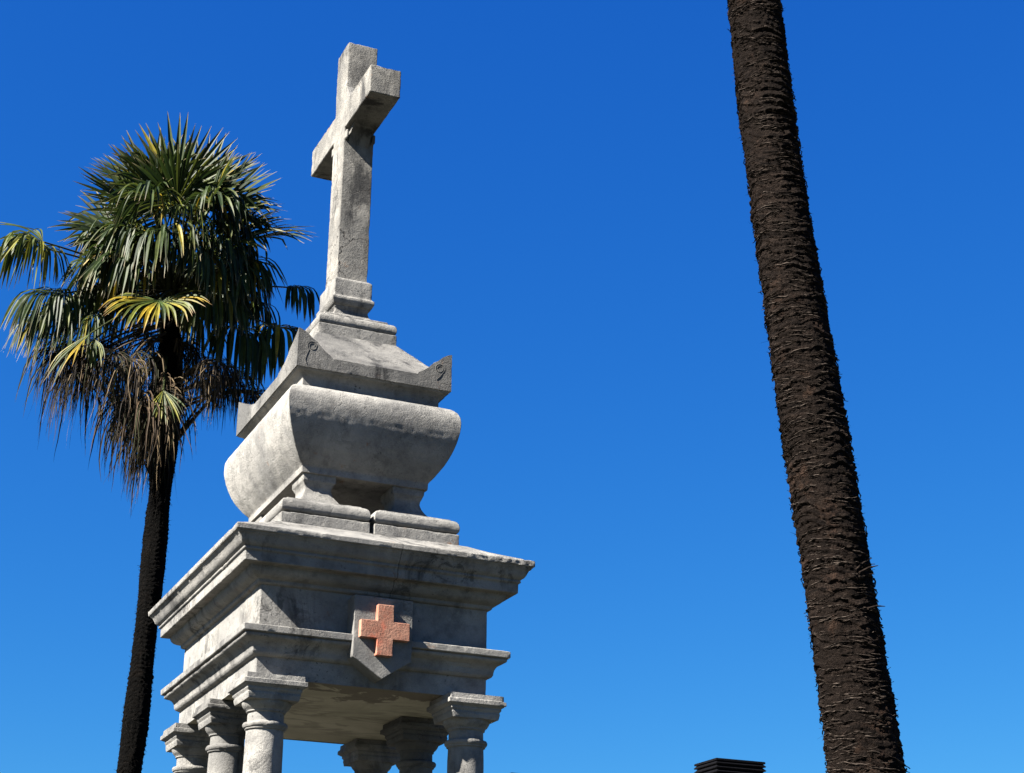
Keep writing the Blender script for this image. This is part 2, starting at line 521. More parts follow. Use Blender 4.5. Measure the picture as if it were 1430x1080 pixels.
# shield and its cross on the front
def shield_warp(co):
    zt, zb0 = 0.012, -0.294
    bot = -0.394+min(1.0, abs(co.x)/0.153)*0.100
    t = (co.z-zb0)/(zt-zb0)
    return Vector((co.x, co.y, bot+(zt-bot)*t))
bm = bmesh.new()
cells(bm, [-0.153,0,0.153], [-HY-0.108,-HY+0.03], [-0.294,0.012], lambda i,j,k: True, 0.02, shield_warp)
bevel_sharp(bm, 0.003)
weather(bm, 0.002, 0.006, 4)
finish(bm, 'shield', ent, STONE)
bm = bmesh.new()
cz = -0.158
a, b = 0.127, 0.042
cells(bm, [-a,-b,b,a], [-HY-0.140,-HY-0.10], [cz-a,cz-b-0.002,cz+b+0.002,cz+a], lambda i,j,k: i == 1 or k == 1, 0.014)
bevel_sharp(bm, 0.0025)
weather(bm, 0.0014, 0.004, 5)
finish(bm, 'red_cross', ent, TERRA)

# columns
PED = -2.82     # top of the pedestal, in the monument's own height
def column(cx, cy, k):
    mat = (STONE, STONE_DARK)[k % 2]
    bm = bmesh.new()
    lathe(bm, [(0.102,PED+0.16),(0.100,-1.9),(0.0905,-0.72),(0.0885,-0.672),(0.0895,-0.660)], 56, cx, cy, 0.03, True, False)
    weather(bm, 0.0018, 0.0, 10+k)
    sh = at_mon(finish(bm, 'column', MON, mat))
    bm = bmesh.new()
    lathe(bm, [(0.085,-0.664),(0.097,-0.660),(0.099,-0.652),(0.1035,-0.650),(0.1075,-0.643),(0.1080,-0.636),(0.1045,-0.629),(0.097,-0.6265),(0.0875,-0.622),(0.0868,-0.60),(0.0868,-0.583),
               (0.090,-0.5795),(0.0945,-0.577),(0.0945,-0.571),(0.098,-0.566),(0.107,-0.5575),(0.114,-0.547),(0.1185,-0.536),(0.119,-0.528)], 56, cx, cy, 0.012, True, True)
    rect_loft(bm, [(0.124,-0.5305),(0.1245,-0.529),(0.1300,-0.503),(0.1270,-0.500),(0.1295,-0.493),(0.134,-0.488),(0.1355,-0.482),(0.134,-0.477),(0.138,-0.4735),(0.146,-0.470),(0.148,-0.4655),
                   (0.1555,-0.4650),(0.1560,-0.4425),(0.1455,-0.4415),(0.144,-0.4150)], 0.0, 0.0, step=0.011, cx=cx, cy=cy, r=0.002, cr=0.003)
    weather(bm, 0.0016, 0.007, 20+k)
    finish(bm, 'capital', sh, mat)
    bm = bmesh.new()
    rect_loft(bm, [(0.155,PED),(0.155,PED+0.07)], 0, 0, step=0.03, cx=cx, cy=cy)
    lathe(bm, [(0.12,PED+0.07),(0.148,PED+0.073),(0.153,PED+0.09),(0.148,PED+0.107),(0.125,PED+0.112),(0.116,PED+0.125),(0.12,PED+0.135),(0.126,PED+0.147),(0.118,PED+0.158),(0.104,PED+0.17)], 48, cx, cy)
    weather(bm, 0.0016, 0.006, 30+k)
    finish(bm, 'column_base', sh, mat)
k = 0
for cx in (-0.5178, 0.5178):
    for cy in (-0.7044, -0.015, 0.7044):
        column(cx, cy, k + (0 if cx < 0 else 1)); k += 1
# pedestal below the frame
bm = bmesh.new()
rect_loft(bm, [(0.30,-3.745),(0.30,-3.58),(0.20,-3.575),(0.20,-3.42),(0.14,-3.415),(0.12,-3.38),(0.08,-3.35),(0.08,-2.98),(0.12,-2.95),(0.14,-2.93),(0.14,PED+0.002)], HX, HY, step=0.05, r=0.006)
weather(bm, 0.003, 0.006, 40)
at_mon(finish(bm, 'pedestal', MON, STONE))

# sarcophagus
DT = 0.154
bm = bmesh.new()
rect_loft(bm, [(0.3525,0.7360),(0.3540,0.7700),(0.3560,0.7735),(0.383,0.807),(0.419,0.860),(0.4415,0.905),(0.4600,0.953),(0.4720,0.995),(0.4815,1.040),(0.4855,1.075),(0.4858,1.100),(0.4815,1.128),
   (0.470,1.154),(0.456,1.170),(0.439,1.182),(0.415,1.194),(0.388,1.204),(0.388,1.232),(0.390,1.246),(0.397,1.260),(0.410,1.272),(0.428,1.280),(0.4340,1.2895)], 0, DT, step=0.014, r=0.002, cr=0.003)
weather(bm, 0.0020, 0.003, 50)
sar = at_mon(finish(bm, 'sarcophagus', MON, STONE_CLEAN))
kk = 0
for sx in (-1, 1):
    for sy in (-1, 1):
        fx, fy = sx*0.249, sy*0.393
        bm = bmesh.new()
        rect_loft(bm, [(0.238,0.4040),(0.238,0.4635),(0.216,0.4660),(0.217,0.468),(0.231,0.473),(0.2385,0.486),(0.2400,0.503),(0.2365,0.522),(0.228,0.536),(0.214,0.5435),(0.204,0.545),(0.203,0.552),(0.118,0.566),
            (0.112,0.580),(0.103,0.594),(0.090,0.612),(0.080,0.632),(0.0735,0.655),(0.0735,0.672),(0.080,0.682),(0.0830,0.690),(0.0905,0.697),(0.0905,0.7245),(0.090,0.737)], 0, 0.010, step=0.012, cx=fx, cy=fy, r=0.003)
        weather(bm, 0.0018, 0.006, 60+kk); kk += 1
        finish(bm, 'foot', sar, STONE_CLEAN)

# lid: slab, hipped slope and the four corner horns as one height field
PX = [(0,0),(0.2399,0.0),(0.24,1.36),(0.25,1.373),(0.27,1.382),(0.30,1.405),(0.335,1.443),(0.36,1.457),(0.385,1.481),(0.405,1.494),(0.425,1.503),(0.44,1.507)]
PY = [(0,0),(0.2199,0.0),(0.22,1.36),(0.25,1.370),(0.30,1.380),(0.36,1.395),(0.40,1.414),(0.45,1.445),(0.49,1.457),(0.53,1.473),(0.565,1.492),(0.594,1.506)]
def lid_z(x, y):
    ax, ay = abs(x), abs(y)
    f = min((0.432-ax)/0.1995, (0.586-ay)/0.3274)
    roof = 1.360+0.297*max(0.0, min(1.0, f))
    hx_ = np.interp(ax, [p[0] for p in PX], [p[1] for p in PX])
    hy_ = np.interp(ay, [p[0] for p in PY], [p[1] for p in PY])
    return max(roof, min(hx_, hy_))
LW, LD = 0.440, 0.594
def axis(h, st, brk):
    a = []
    for u, v in zip(brk[:-1], brk[1:]):
        n = max(1, int(round((v-u)/st)))
        a += [u+(v-u)*i/n for i in range(n)]
    a.append(brk[-1])
    return [-q for q in a[::-1]] + a[1:]
bm = bmesh.new()
xs = axis(LW, 0.008, [0,0.23,0.2399,0.24,0.405,LW-0.004,LW]); ys = axis(LD, 0.0085, [0,0.21,0.2199,0.22,0.565,LD-0.004,LD])
grid = [[bm.verts.new((x, y, float(lid_z(x, y)))) for y in ys] for x in xs]
for i in range(len(xs)-1):
    for j in range(len(ys)-1):
        bm.faces.new((grid[i][j], grid[i+1][j], grid[i+1][j+1], grid[i][j+1]))
per = [grid[i][0] for i in range(len(xs))] + [grid[-1][j] for j in range(1, len(ys))] + [grid[i][-1] for i in range(len(xs)-2, -1, -1)] + [grid[0][j] for j in range(len(ys)-2, 0, -1)]
rings = [per]
NR = 8
for q in range(1, NR+1):
    rings.append([bm.verts.new((v.co.x, v.co.y, v.co.z+(1.2885-v.co.z)*q/NR)) for v in per])
n = len(per)
for a, b in zip(rings[:-1], rings[1:]):
    for i in range(n):
        j = (i+1) % n
        bm.faces.new((b[i], b[j], a[j], a[i]))
bm.faces.new(rings[-1][::-1])
weather(bm, 0.0020, 0.0045, 70)
lid = at_mon(finish(bm, 'lid', MON, STONE_DARK, sharp=38))
# thin scrolls on the front horns, laid on as dark lines
def tube(bm, pts, r, seg=6):
    rings = []
    for i, p in enumerate(pts):
        p = Vector(p)
        d = (Vector(pts[min(i+1, len(pts)-1)])-Vector(pts[max(i-1, 0)])).normalized()
        u = d.cross(Vector((0.13, 0.9, 0.21))).normalized() if abs(d.y) < 0.9 else d.cross(Vector((0, 0, 1))).normalized()
        v = d.cross(u)
        rr = r[i] if isinstance(r, (list, tuple)) else r
        rings.append([bm.verts.new(p+(u*math.cos(2*math.pi*k/seg)+v*math.sin(2*math.pi*k/seg))*rr) for k in range(seg)])
    for a, b in zip(rings[:-1], rings[1:]):
        for k in range(seg):
            bm.faces.new((a[k], a[(k+1) % seg], b[(k+1) % seg], b[k]))
    bm.faces.new(rings[0][::-1]); bm.faces.new(rings[-1])
for sx, cxx in ((-1, -0.360), (1, 0.368)):
    bm = bmesh.new()
    pts = []
    for i in range(34):
        t = i/33*math.pi*3.3
        rr = 0.013+0.0016*t
        pts.append((cxx-sx*rr*math.cos(t), -LD-0.0005, 1.412+rr*math.sin(t)))
    q = pts[-1]
    pts += [(q[0]+sx*0.012, q[1], q[2]-0.03), (q[0]+sx*0.018, q[1], q[2]-0.06), (q[0]+sx*0.010, q[1], 1.305)] if sx < 0 else [(q[0]-0.012, q[1], q[2]-0.02), (q[0]-0.035, q[1], q[2]-0.045)]
    tube(bm, pts, 0.0016, 5)
    finish(bm, 'scroll_carving', lid, SCROLL_LINE)

# stepped base of the cross
DP = 0.026
bm = bmesh.new()
rect_loft(bm, [(0.2325,1.64),(0.2325,1.7180),(0.2240,1.7200),(0.2230,1.7225),(0.2290,1.7280),(0.2330,1.7420),(0.2330,1.7560),(0.2290,1.7720),(0.2200,1.7830),(0.2080,1.7890),(0.1920,1.7910),(0.1910,1.8080),(0.140,1.8190),
   (0.122,1.834),(0.106,1.856),(0.0985,1.878),(0.0985,1.888),(0.104,1.896),(0.1055,1.9060),(0.1150,1.9100),(0.1275,1.9360),(0.1285,1.9530),(0.1140,1.9680),(0.1135,2.0690),(0.098,2.083),(0.09,2.086)], 0, DP, step=0.011, r=0.003)
weather(bm, 0.0018, 0.0055, 80)
at_mon(finish(bm, 'cross_base', MON, STONE))

# the cross itself
WS, DS = 0.0938, 0.1032
bm = bmesh.new()
cells(bm, [-WS, WS], [-0.555,-DS,DS,0.555], [2.075,3.0876,3.2705,3.6976], lambda i,j,k: j == 1 or k == 1, 0.022)
bevel_sharp(bm, 0.004)
weather(bm, 0.0022, 0.0065, 90)
cr = at_mon(finish(bm, 'cross', MON, STONE_CROSS))
for sy in (-1, 1):
    bm = bmesh.new()
    n = 12
    L = []; Rr = []
    y0, z0, y1, z1 = DS-0.004, 2.950, 0.262, 3.092
    arc = []
    for i in range(n+1):
        t = i/n*math.pi/2
        arc.append((y0+(y1-y0)*(1-math.cos(t)), z0+(z1-z0)*math.sin(t)))
    poly = arc + [(y0, z1)]
    A = [bm.verts.new((-0.064, sy*y, z)) for y, z in poly]
    B = [bm.verts.new((0.064, sy*y, z)) for y, z in poly]
    bm.faces.new(A); bm.faces.new(B[::-1])
    for i in range(len(poly)):
        j = (i+1) % len(poly)
        bm.faces.new((A[i], B[i], B[j], A[j]))
    bmesh.ops.recalc_face_normals(bm, faces=bm.faces)
    finish(bm, 'bracket', cr, STONE_CROSS, sharp=40)
    for sx in (-1, 1):
        bm = bmesh.new()
        xx = sorted((sx*0.077, sx*0.0920))
        yy = sorted((sy*(DS-0.01), sy*0.140))
        cells(bm, xx, yy, [3.005,3.062], lambda i,j,k: True, 0.012)
        bevel_sharp(bm, 0.005)
        weather(bm, 0.0006, 0.001, 95)
        finish(bm, 'bracket_scroll', cr, STONE_CROSS)
# worn mortar in the angle between the shaft and the near arm
bm = bmesh.new()
def mortar_warp(co):
    t = max(0.0, (-DS-co.y)/0.085)
    n_ = noise.noise(co*30)*0.012
    return Vector((co.x, co.y, 3.262+(co.z-3.262)*max(0.05, 1-1.05*t**0.7)+n_))
cells(bm, [-WS+0.004, WS-0.006], [-DS-0.085,-DS+0.006], [3.262,3.385], lambda i,j,k: True, 0.014, mortar_warp)
weather(bm, 0.004, 0.004, 97)
finish(bm, 'mortar', cr, STONE)

# ------------------------------------------------------------------ palms
def cam_point(u, v, hd):
    """world point seen at pixel (u, v) of the 1430 px wide photo at horizontal distance hd"""
    d = FW + RT*((u-715)/2328.03) + UPV*((540-v)/2328.03)
    return CAM + d*(hd/math.hypot(d.x, d.y))

def spline(pts, z):
    zs = [p.z for p in pts]
    return Vector((float(np.interp(z, zs, [p.x for p in pts])), float(np.interp(z, zs, [p.y for p in pts])), z))

def palm_trunk(parent, path, radius, z_top, ring, seg, step_near, z_near, mat, amp, seed, base):
    """fibrous trunk: wavy overlapping leaf-base rings, finest where the camera sees it"""
    zs = []
    z = 0.0
    while z < z_top:
        zs.append(z); z += step_near if z > z_near else 0.06
    zs.append(z_top)
    zz = np.array([p.z for p in path]); 
    # smooth centre line
    fx = np.polyfit(zz, [p.x for p in path], 3 if len(path) > 4 else 2); fy = np.polyfit(zz, [p.y for p in path], 3 if len(path) > 4 else 2)
    zlo, zhi = zz.min(), zz.max()
    def centre(z):
        q = min(max(z, zlo), zhi)
        x, y = np.polyval(fx, q), np.polyval(fy, q)
        if z < zlo:
            dx, dy = np.polyval(np.polyder(fx), q), np.polyval(np.polyder(fy), q)
            x += (z-zlo)*dx*0.6; y += (z-zlo)*dy*0.6
        if z > zhi:
            dx, dy = np.polyval(np.polyder(fx), q), np.polyval(np.polyder(fy), q)
            x += (z-zhi)*dx; y += (z-zhi)*dy
        return Vector((x, y, z))
    V = []; C = []; F = []
    sd = Vector((seed*3.7, seed*1.3, seed*2.1))
    for z in zs:
        c = centre(z); r0 = radius(z)
        for i in range(seg):
            th = 2*math.pi*i/seg
            d = Vector((math.cos(th), math.sin(th), 0))
            q = Vector((d.x*1.0, d.y*1.0, z))
            wob = 1.0*noise.noise(q*1.3+sd)+0.55*noise.noise(Vector((d.x*2.0, d.y*2.0, z*5))+sd)+0.12*noise.noise(Vector((d.x*9, d.y*9, z*12))+sd)
            ph = z/ring + wob + 0.35*math.sin(th*2+seed)
            fr = ph-math.floor(ph)
            kx = math.floor(ph)
            a_ = 0.30+1.3*abs(noise.noise(Vector((d.x*0.9+kx*1.37, d.y*0.9, kx*0.71))+sd))
            saw = ((1-fr)**1.25)*min(1.0, fr/0.10)            # each old leaf base sticks out in a lip and tapers upward
            n1 = noise.noise(Vector((d.x*4, d.y*4, z*7))+sd)
            n2 = noise.noise(Vector((d.x*6, d.y*6, z*46))+sd)
            n3 = noise.noise(Vector((d.x*15, d.y*15, z*120))-sd)
            env = 0.75+0.75*noise.noise(Vector((d.x*0.8, d.y*0.8, z*1.7))-sd)
            dr = amp*(1.7*saw*a_*max(0.5, env) + 0.6*n1 + 0.42*n2 + 0.32*n3)
            V.append(c + d*(r0+dr))
            lt = max(0.0, saw*a_-0.55)*1.3*max(0.0, 0.3+1.6*n2)
            C.append((lt, lt, lt, 1))
    for j in range(len(zs)-1):
        for i in range(seg):
            k2 = (i+1) % seg
            F.append((j*seg+i, j*seg+k2, (j+1)*seg+k2, (j+1)*seg+i))
    F.append(tuple(range((len(zs)-1)*seg, len(zs)*seg)))
    off = [v-base for v in V]
    mesh_from(off, F, 'trunk', parent, mat, cols=C)
    return centre

def trunk_fibres(parent, centre, radius, z0, z1, n, mat, base, length=(0.03,0.09), seed=1, down=0.5, tang=1.0, width=0.0016):
    rnd = random.Random(seed)
    V = []; F = []
    for _ in range(n):
        z = rnd.uniform(z0, z1); th = rnd.uniform(0, 2*math.pi)
        d = Vector((math.cos(th), math.sin(th), 0)); t = Vector((-d.y, d.x, 0))
        p = centre(z)+d*(radius(z)*1.0+rnd.uniform(-0.002, 0.012))
        dr = (t*rnd.choice((-1, 1))*rnd.uniform(0.2, 1)*tang + Vector((0, 0, 1))*rnd.uniform(-down*1.6, down*0.9) + d*rnd.uniform(0.02, 0.42)).normalized()
        L = rnd.uniform(*length)*(1 if rnd.random() < 0.93 else 1.8)
        sd = dr.cross(d).normalized()*width*rnd.uniform(0.6, 1.6)
        bend = Vector((0, 0, -0.25*L*rnd.random())) - d*rnd.uniform(0.0, 0.2)*L
        i = len(V)
        mid = p+dr*L*0.55+bend*0.2
        V += [p-sd-base, p+sd-base, mid+sd*0.7-base, mid-sd*0.7-base, p+dr*L+bend-base]
        F += [(i, i+1, i+2, i+3), (i+3, i+2, i+4)]
    mesh_from(V, F, 'loose_fibre', parent, mat, smooth=False)

def trunk_strands(parent, centre, radius, z0, z1, n, mat, base, seed):
    """torn leaf-base strands that hug the trunk, nearly level"""
    rnd = random.Random(seed)
    V = []; F = []
    for _ in range(n):
        z = rnd.uniform(z0, z1); th = rnd.uniform(0, 2*math.pi)
        span = rnd.uniform(0.20, 1.10)*rnd.choice((-1, 1))
        slope = rnd.gauss(0.0, 0.022); wd = rnd.uniform(0.0010, 0.0040); lift = rnd.uniform(-0.001, 0.012)
        K = 9; arch = rnd.gauss(0.0, 0.004)
        for k in range(K+1):
            t = k/K
            a = th+span*t
            d = Vector((math.cos(a), math.sin(a), 0))
            q = Vector((d.x*5, d.y*5, z*6))
            zz = z + slope*t*abs(span) + arch*math.sin(t*math.pi) + 0.006*noise.noise(q)
            r = radius(zz)+lift+0.006*noise.noise(q*2.1) + (0.012*(t-0.8)/0.2 if t > 0.8 and rnd.random() < 0.25 else 0)
            p = centre(zz)+d*r-base
            w_ = wd*(0.35+0.65*math.sin(math.pi*min(1, t+0.12)))*(0.7+0.6*rnd.random())
            V += [p+Vector((0, 0, w_)), p+d*0.002, p-Vector((0, 0, w_))-d*0.003]
            if k:
                b0 = len(V)-3; q0 = b0-3
                F += [(q0, q0+1, b0+1, b0), (q0+1, q0+2, b0+2, b0+1)]
    mesh_from(V, F, 'leaf_base_strand', parent, mat, smooth=False)

UPW = Vector((0, 0, 1))
GREEN = [(0.017,0.028,0.006), (0.023,0.035,0.007), (0.011,0.020,0.0055), (0.036,0.046,0.008)]
LIME = [(0.075,0.085,0.010), (0.045,0.058,0.008), (0.11,0.105,0.012), (0.026,0.040,0.007)]
YELL = [(0.1840,0.1280,0.0096), (0.1360,0.1120,0.0112), (0.0720,0.0800,0.0112)]
DEAD = [(0.018,0.011,0.006), (0.008,0.0055,0.0035), (0.115,0.082,0.044), (0.004,0.003,0.002), (0.042,0.026,0.013), (0.011,0.0075,0.0045), (0.020,0.020,0.006)]
TIP = (0.22,0.17,0.10)

def fan_blade(hub, axis, nrm, rad, rnd, kind, spread=140, nseg=38, droop=0.25, fused=0.42, wmul=1.0):
    """one costapalmate leaf blade: stiff folded segments joined near the hub"""
    V = []; F = []; C = []
    a = axis.normalized(); nrm = (nrm-a*nrm.dot(a)).normalized(); s = a.cross(nrm).normalized()
    K = 9
    tint = Vector(rnd.choice(DEAD))
    for i in range(nseg):
        u = (i+0.5)/nseg*2-1
        ang = R(spread)*u + rnd.gauss(0, R(1.2))
        d = (a*math.cos(ang) + s*math.sin(ang) + nrm*(0.10+0.16*abs(u)+rnd.gauss(0, 0.035))).normalized()
        L = rad*(1-0.32*abs(u)**2)*rnd.uniform(0.88, 1.06)
        if kind == 'dead': L *= rnd.uniform(0.5, 1.05)
        g = droop*rnd.uniform(0.55, 1.5)
        kink = rnd.random() < (0.16 if kind != 'stiff' else 0.05)
        kat = rnd.uniform(0.5, 0.8)
        t0 = rnd.uniform(0.26, 0.50) if droop > 0.6 else rnd.uniform(0.5, 0.8)
        bw = 0.55 if droop > 0.6 else 0.5
        if kind == 'dead': base = tint if rnd.random() < 0.6 else Vector(rnd.choice(DEAD))
        elif kind == 'limegreen':
            base = rnd.choice(LIME)
        elif kind == 'yellow':
            base = rnd.choice(YELL) if rnd.random() < 0.75 else rnd.choice(GREEN)
        else:
            base = rnd.choice(GREEN)
            if rnd.random() < 0.06: base = rnd.choice(YELL)
        base = Vector(base)*rnd.uniform(0.8, 1.2)
        p = Vector(hub); dd = d.copy()
        half = R(spread)/nseg
        curl = rnd.gauss(0, 0.10 if kind != 'dead' else 0.35)
        for k in range(K+1):
            t = k/K
            q_ = min(1.0, max(0.0, (t-fused)/(1-fused)))
            w = L*t*math.tan(half)*1.08 if t < fused else L*fused*math.tan(half)*1.08*(1.0+0.15*math.sin(q_*math.pi))*(1-q_**2.2)
            w = max(w*wmul, 0.0006)
            if kind == 'dead':
                w *= 0.62
                dd = (dd + s*rnd.gauss(0, 0.10) + nrm*rnd.gauss(0, 0.10)).normalized()
            nn = (nrm - dd*nrm.dot(dd)).normalized()
            ss = dd.cross(nn).normalized()
            if curl: 
                ss = (ss*math.cos(curl*t*2)+nn*math.sin(curl*t*2))
            fold = 0.55*w
            b0 = len(V)
            V += [p-ss*w+nn*fold*0.5, p-nn*fold*0.5, p+ss*w+nn*fold*0.5]
            col = Vector(base)
            if kind == 'yellow':
                col = col.lerp(Vector((0.035,0.065,0.018)), max(0, 1-t*2.2))
                if t > 0.82: col = col.lerp(Vector((0.16,0.09,0.04)), (t-0.82)/0.18)
            elif kind != 'dead' and t > 0.86:
                col = col.lerp(Vector(TIP), (t-0.86)/0.14*0.8)
            C += [(*col, 1)]*3
            if k:
                q = b0-3
                F += [(q, q+1, b0+1, b0), (q+1, q+2, b0+2, b0+1)]
            dd = (dd - UPW*g*(0.12*t + bw*math.exp(-((t-t0)/0.15)**2))).normalized()
            if kink and abs(t-kat) < 0.5/K:
                dd = (dd - UPW*rnd.uniform(0.5, 1.3) + s*rnd.gauss(0, 0.3)).normalized()
            p = p + dd*(L/K)
    return V, F, C

def petiole_tube(p0, p1, sag, r0, r1, rnd, col):
    V = []; F = []; C = []
    K = 8; S = 6
    mid = (p0+p1)/2 + UPW*sag
    for k in range(K+1):
        t = k/K
        p = p0*(1-t)**2 + mid*2*t*(1-t) + p1*t*t
        d = ((mid-p0)*(1-t)+(p1-mid)*t).normalized()
        u = d.cross(UPW)
        u = u.normalized() if u.length > 1e-3 else Vector((1, 0, 0))
        v = d.cross(u)
        r = r0+(r1-r0)*t
        for q in range(S):
            an = 2*math.pi*q/S
            V.append(p+u*math.cos(an)*r*1.4+v*math.sin(an)*r*0.8); C.append((*col, 1))
    for k in range(K):
        for q in range(S):
            a, b = k*S+q, k*S+(q+1) % S
            F.append((a, b, b+S, a+S))
    return V, F, C

def add_frond(parent, base, g0, hub, axis, nrm, rad, kind, seed, spread=140, nseg=38, droop=0.25, sag=0.05, fused=0.42, wmul=1.0):
    rnd = random.Random(seed)
    V, F, C = fan_blade(hub, axis, nrm, rad, rnd, kind, spread, nseg, droop, fused, wmul)
    fr = mesh_from([v-base for v in V], F, 'dead_frond' if kind == 'dead' else 'frond', parent, DEADLEAF if kind == 'dead' else LEAF, smooth=False, cols=C)
    pc = (0.070,0.050,0.030) if kind == 'dead' else (0.026,0.032,0.010)
    V, F, C = petiole_tube(g0, hub, sag, 0.012, 0.007, rnd, pc)
    mesh_from([v-base for v in V], F, 'petiole', fr, LEAF, cols=C)
    return fr

# ---- palm with its crown in view, behind the monument
HDL = 12.8
lp = [cam_point(181,1080,HDL), cam_point(190,980,HDL), cam_point(205,870,HDL), cam_point(221,760,HDL), cam_point(223,690,HDL), cam_point(228,600,HDL), cam_point(236,500,HDL), cam_point(241,430,HDL)]
lbase = Vector((lp[0].x-0.10, lp[0].y-0.03, 0))
PALM_L = empty('palm_tree', lbase, 'fan palm with bushy green crown and hanging dead fronds, standing behind the monument', 'palm tree', 'palm trees')
lp = [lbase.copy()+Vector((0.03, 0, 0.5))] + lp
def rad_l(z):
    zc = cam_point(228,650,HDL).z
    r = 0.098+0.006*math.sin(z*5.1)
    if z > zc-0.25: r += 0.022*min(1.0, (z-zc+0.25)/0.35)
    if z > zc+0.9: r -= 0.05*min(1, (z-zc-0.9)/0.5)
    return r-0.012
ztopl = cam_point(241,440,HDL).z
cl = palm_trunk(PALM_L, lp, rad_l, ztopl, 0.035, 96, 0.0085, 3.3, BARK_BLACK, 0.0085, 2, lbase)
trunk_fibres(PALM_L, cl, rad_l, 3.3, ztopl-0.3, 3500, FIBRE_BLACK, lbase, (0.012,0.032), 5, 0.5, 0.8, 0.0014)

GP = cam_point(241, 405, HDL)                   # growing point
RTH = Vector((RT0.x, RT0.y, 0)).normalized()
TOC = Vector((-math.sin(-YAW), -math.cos(-YAW), 0)).normalized()      # toward the camera, level
if TOC.dot(CAM-GP) < 0: TOC = -TOC
def loc3(u, v, t):
    """offset from the growing point: right / up in metres at the palm, t toward the camera"""
    return cam_point(u, v, HDL-t)
def dir3(r, u, t):
    return (RTH*r + UPW*u + TOC*t).normalized()
fid = 0
def FR(u, v, t, ax, nr, rad, kind, **k):
    global fid
    fid += 1
    add_frond(PALM_L, lbase, k.pop('g0', GP+Vector((0, 0, 0.0))), loc3(u, v, t), dir3(*ax), dir3(*nr), rad, kind, 100+fid, **k)
# young upright fans at the top
FR(246,271, 0.15,(0.03,1,0.05),(0,0.1,1),0.72,'stiff', spread=120, droop=0.03, nseg=36)
FR(215,276,-0.10,(-0.35,0.95,-0.1),(0.1,0.2,1),0.68,'stiff', spread=115, droop=0.05, nseg=34)
FR(280,276,-0.10,(0.32,0.95,-0.1),(0.0,0.2,1),0.66,'stiff', spread=115, droop=0.05, nseg=34)
FR(195,296, 0.20,(-0.70,0.75,0.15),(0.3,0.5,0.9),0.60,'stiff', spread=115, droop=0.08, nseg=32)
FR(300,296, 0.20,(0.75,0.60,0.1),(-0.2,0.4,0.9),0.62,'stiff', spread=120, droop=0.06, nseg=32)
FR(285,266,-0.35,(0.6,0.8,-0.5),(-0.3,0.6,0.6),0.60,'stiff', spread=120, droop=0.08, nseg=30)
FR(205,266,-0.35,(-0.6,0.8,-0.5),(0.3,0.6,0.6),0.60,'stiff', spread=120, droop=0.08, nseg=30)
FR(245,281,-0.55,(0.0,0.9,-0.6),(0,0.7,0.7),0.62,'stiff', spread=120, droop=0.06, nseg=30)
FR(180,340, 0.25,(-0.95,0.30,0.25),(0.1,0.6,0.8),0.58,'green', spread=125, droop=0.40, nseg=30)
FR(315,340, 0.25,(0.95,0.10,0.3),(0.0,0.6,0.8),0.58,'green', spread=125, droop=0.30, nseg=30)
for i in range(12):
    a_ = R(-150+300*((i*0.618+0.2) % 1.0)); el = R(35+40*((i*0.37) % 1.0))
    d = (RTH*math.sin(a_)*math.cos(el) + TOC*math.cos(a_)*math.cos(el) + UPW*math.sin(el)).normalized()
    hub = GP + d*0.62 + UPW*0.12
    vr = random.Random(900+i)
    nr = (TOC*vr.uniform(0.1, 0.8) + UPW*vr.uniform(0.3, 0.9) - d*0.2 + RTH*vr.gauss(0, 0.45)).normalized()
    fid += 1
    add_frond(PALM_L, lbase, GP, hub, d, nr, vr.uniform(0.48, 0.62), 'green' if i % 2 else 'stiff', 700+i, spread=vr.uniform(85,125), nseg=vr.randint(26,36), droop=vr.uniform(0.1, 0.9), sag=0.03)
# the curtain of older, drooping fans round the crown
cur = random.Random(21)
for i in range(24):
    a_ = R(-175 + 350*((i*0.618) % 1.0))                # round the trunk, 0 = toward the camera
    lev = 0.55 - 0.72*(i/23.0)                          # younger high, older low
    rr = cur.uniform(0.50, 0.70)
    r_, t_ = math.sin(a_), math.cos(a_)
    hub = GP + RTH*(r_*rr*0.85) + TOC*(t_*rr) + UPW*(0.16+lev*0.75)
    ax = (RTH*r_ + TOC*t_ + UPW*(lev*1.0-0.25)).normalized()
    nr = (UPW*0.8 + (RTH*r_+TOC*t_)*0.45 + RTH*cur.gauss(0, 0.15)).normalized()
    fid += 1
    add_frond(PALM_L, lbase, GP-UPW*0.012*i, hub, ax, nr, cur.uniform(0.52, 0.64), 'green', 400+i, spread=cur.uniform(105,135), nseg=34, droop=cur.uniform(1.0,2.2), sag=0.10, fused=0.42, wmul=0.95)
# fans filling the heart of the crown, mostly on its left and at the back
for i, (u, v, t, r_, u_) in enumerate(((170,330,0.1,-0.7,0.2),(160,370,0.3,-0.7,-0.1),(190,365,0.5,-0.5,-0.1),(150,400,0.1,-0.8,-0.3),(185,400,-0.2,-0.5,-0.2),
                                       (225,360,-0.3,-0.1,0.1),(265,370,-0.3,0.2,0.1),(300,380,0.35,0.6,-0.2),(315,400,-0.1,0.8,-0.2),(285,410,0.4,0.4,-0.4),(200,340,0.4,-0.4,0.1),(255,345,0.5,0.1,0.1))):
    FR(u, v, t, (r_, u_, t+0.2), (0.1*(-1)**i, 0.8, 0.5), 0.60, 'green', spread=115, droop=1.4+0.12*(i % 5), nseg=32, wmul=0.95)
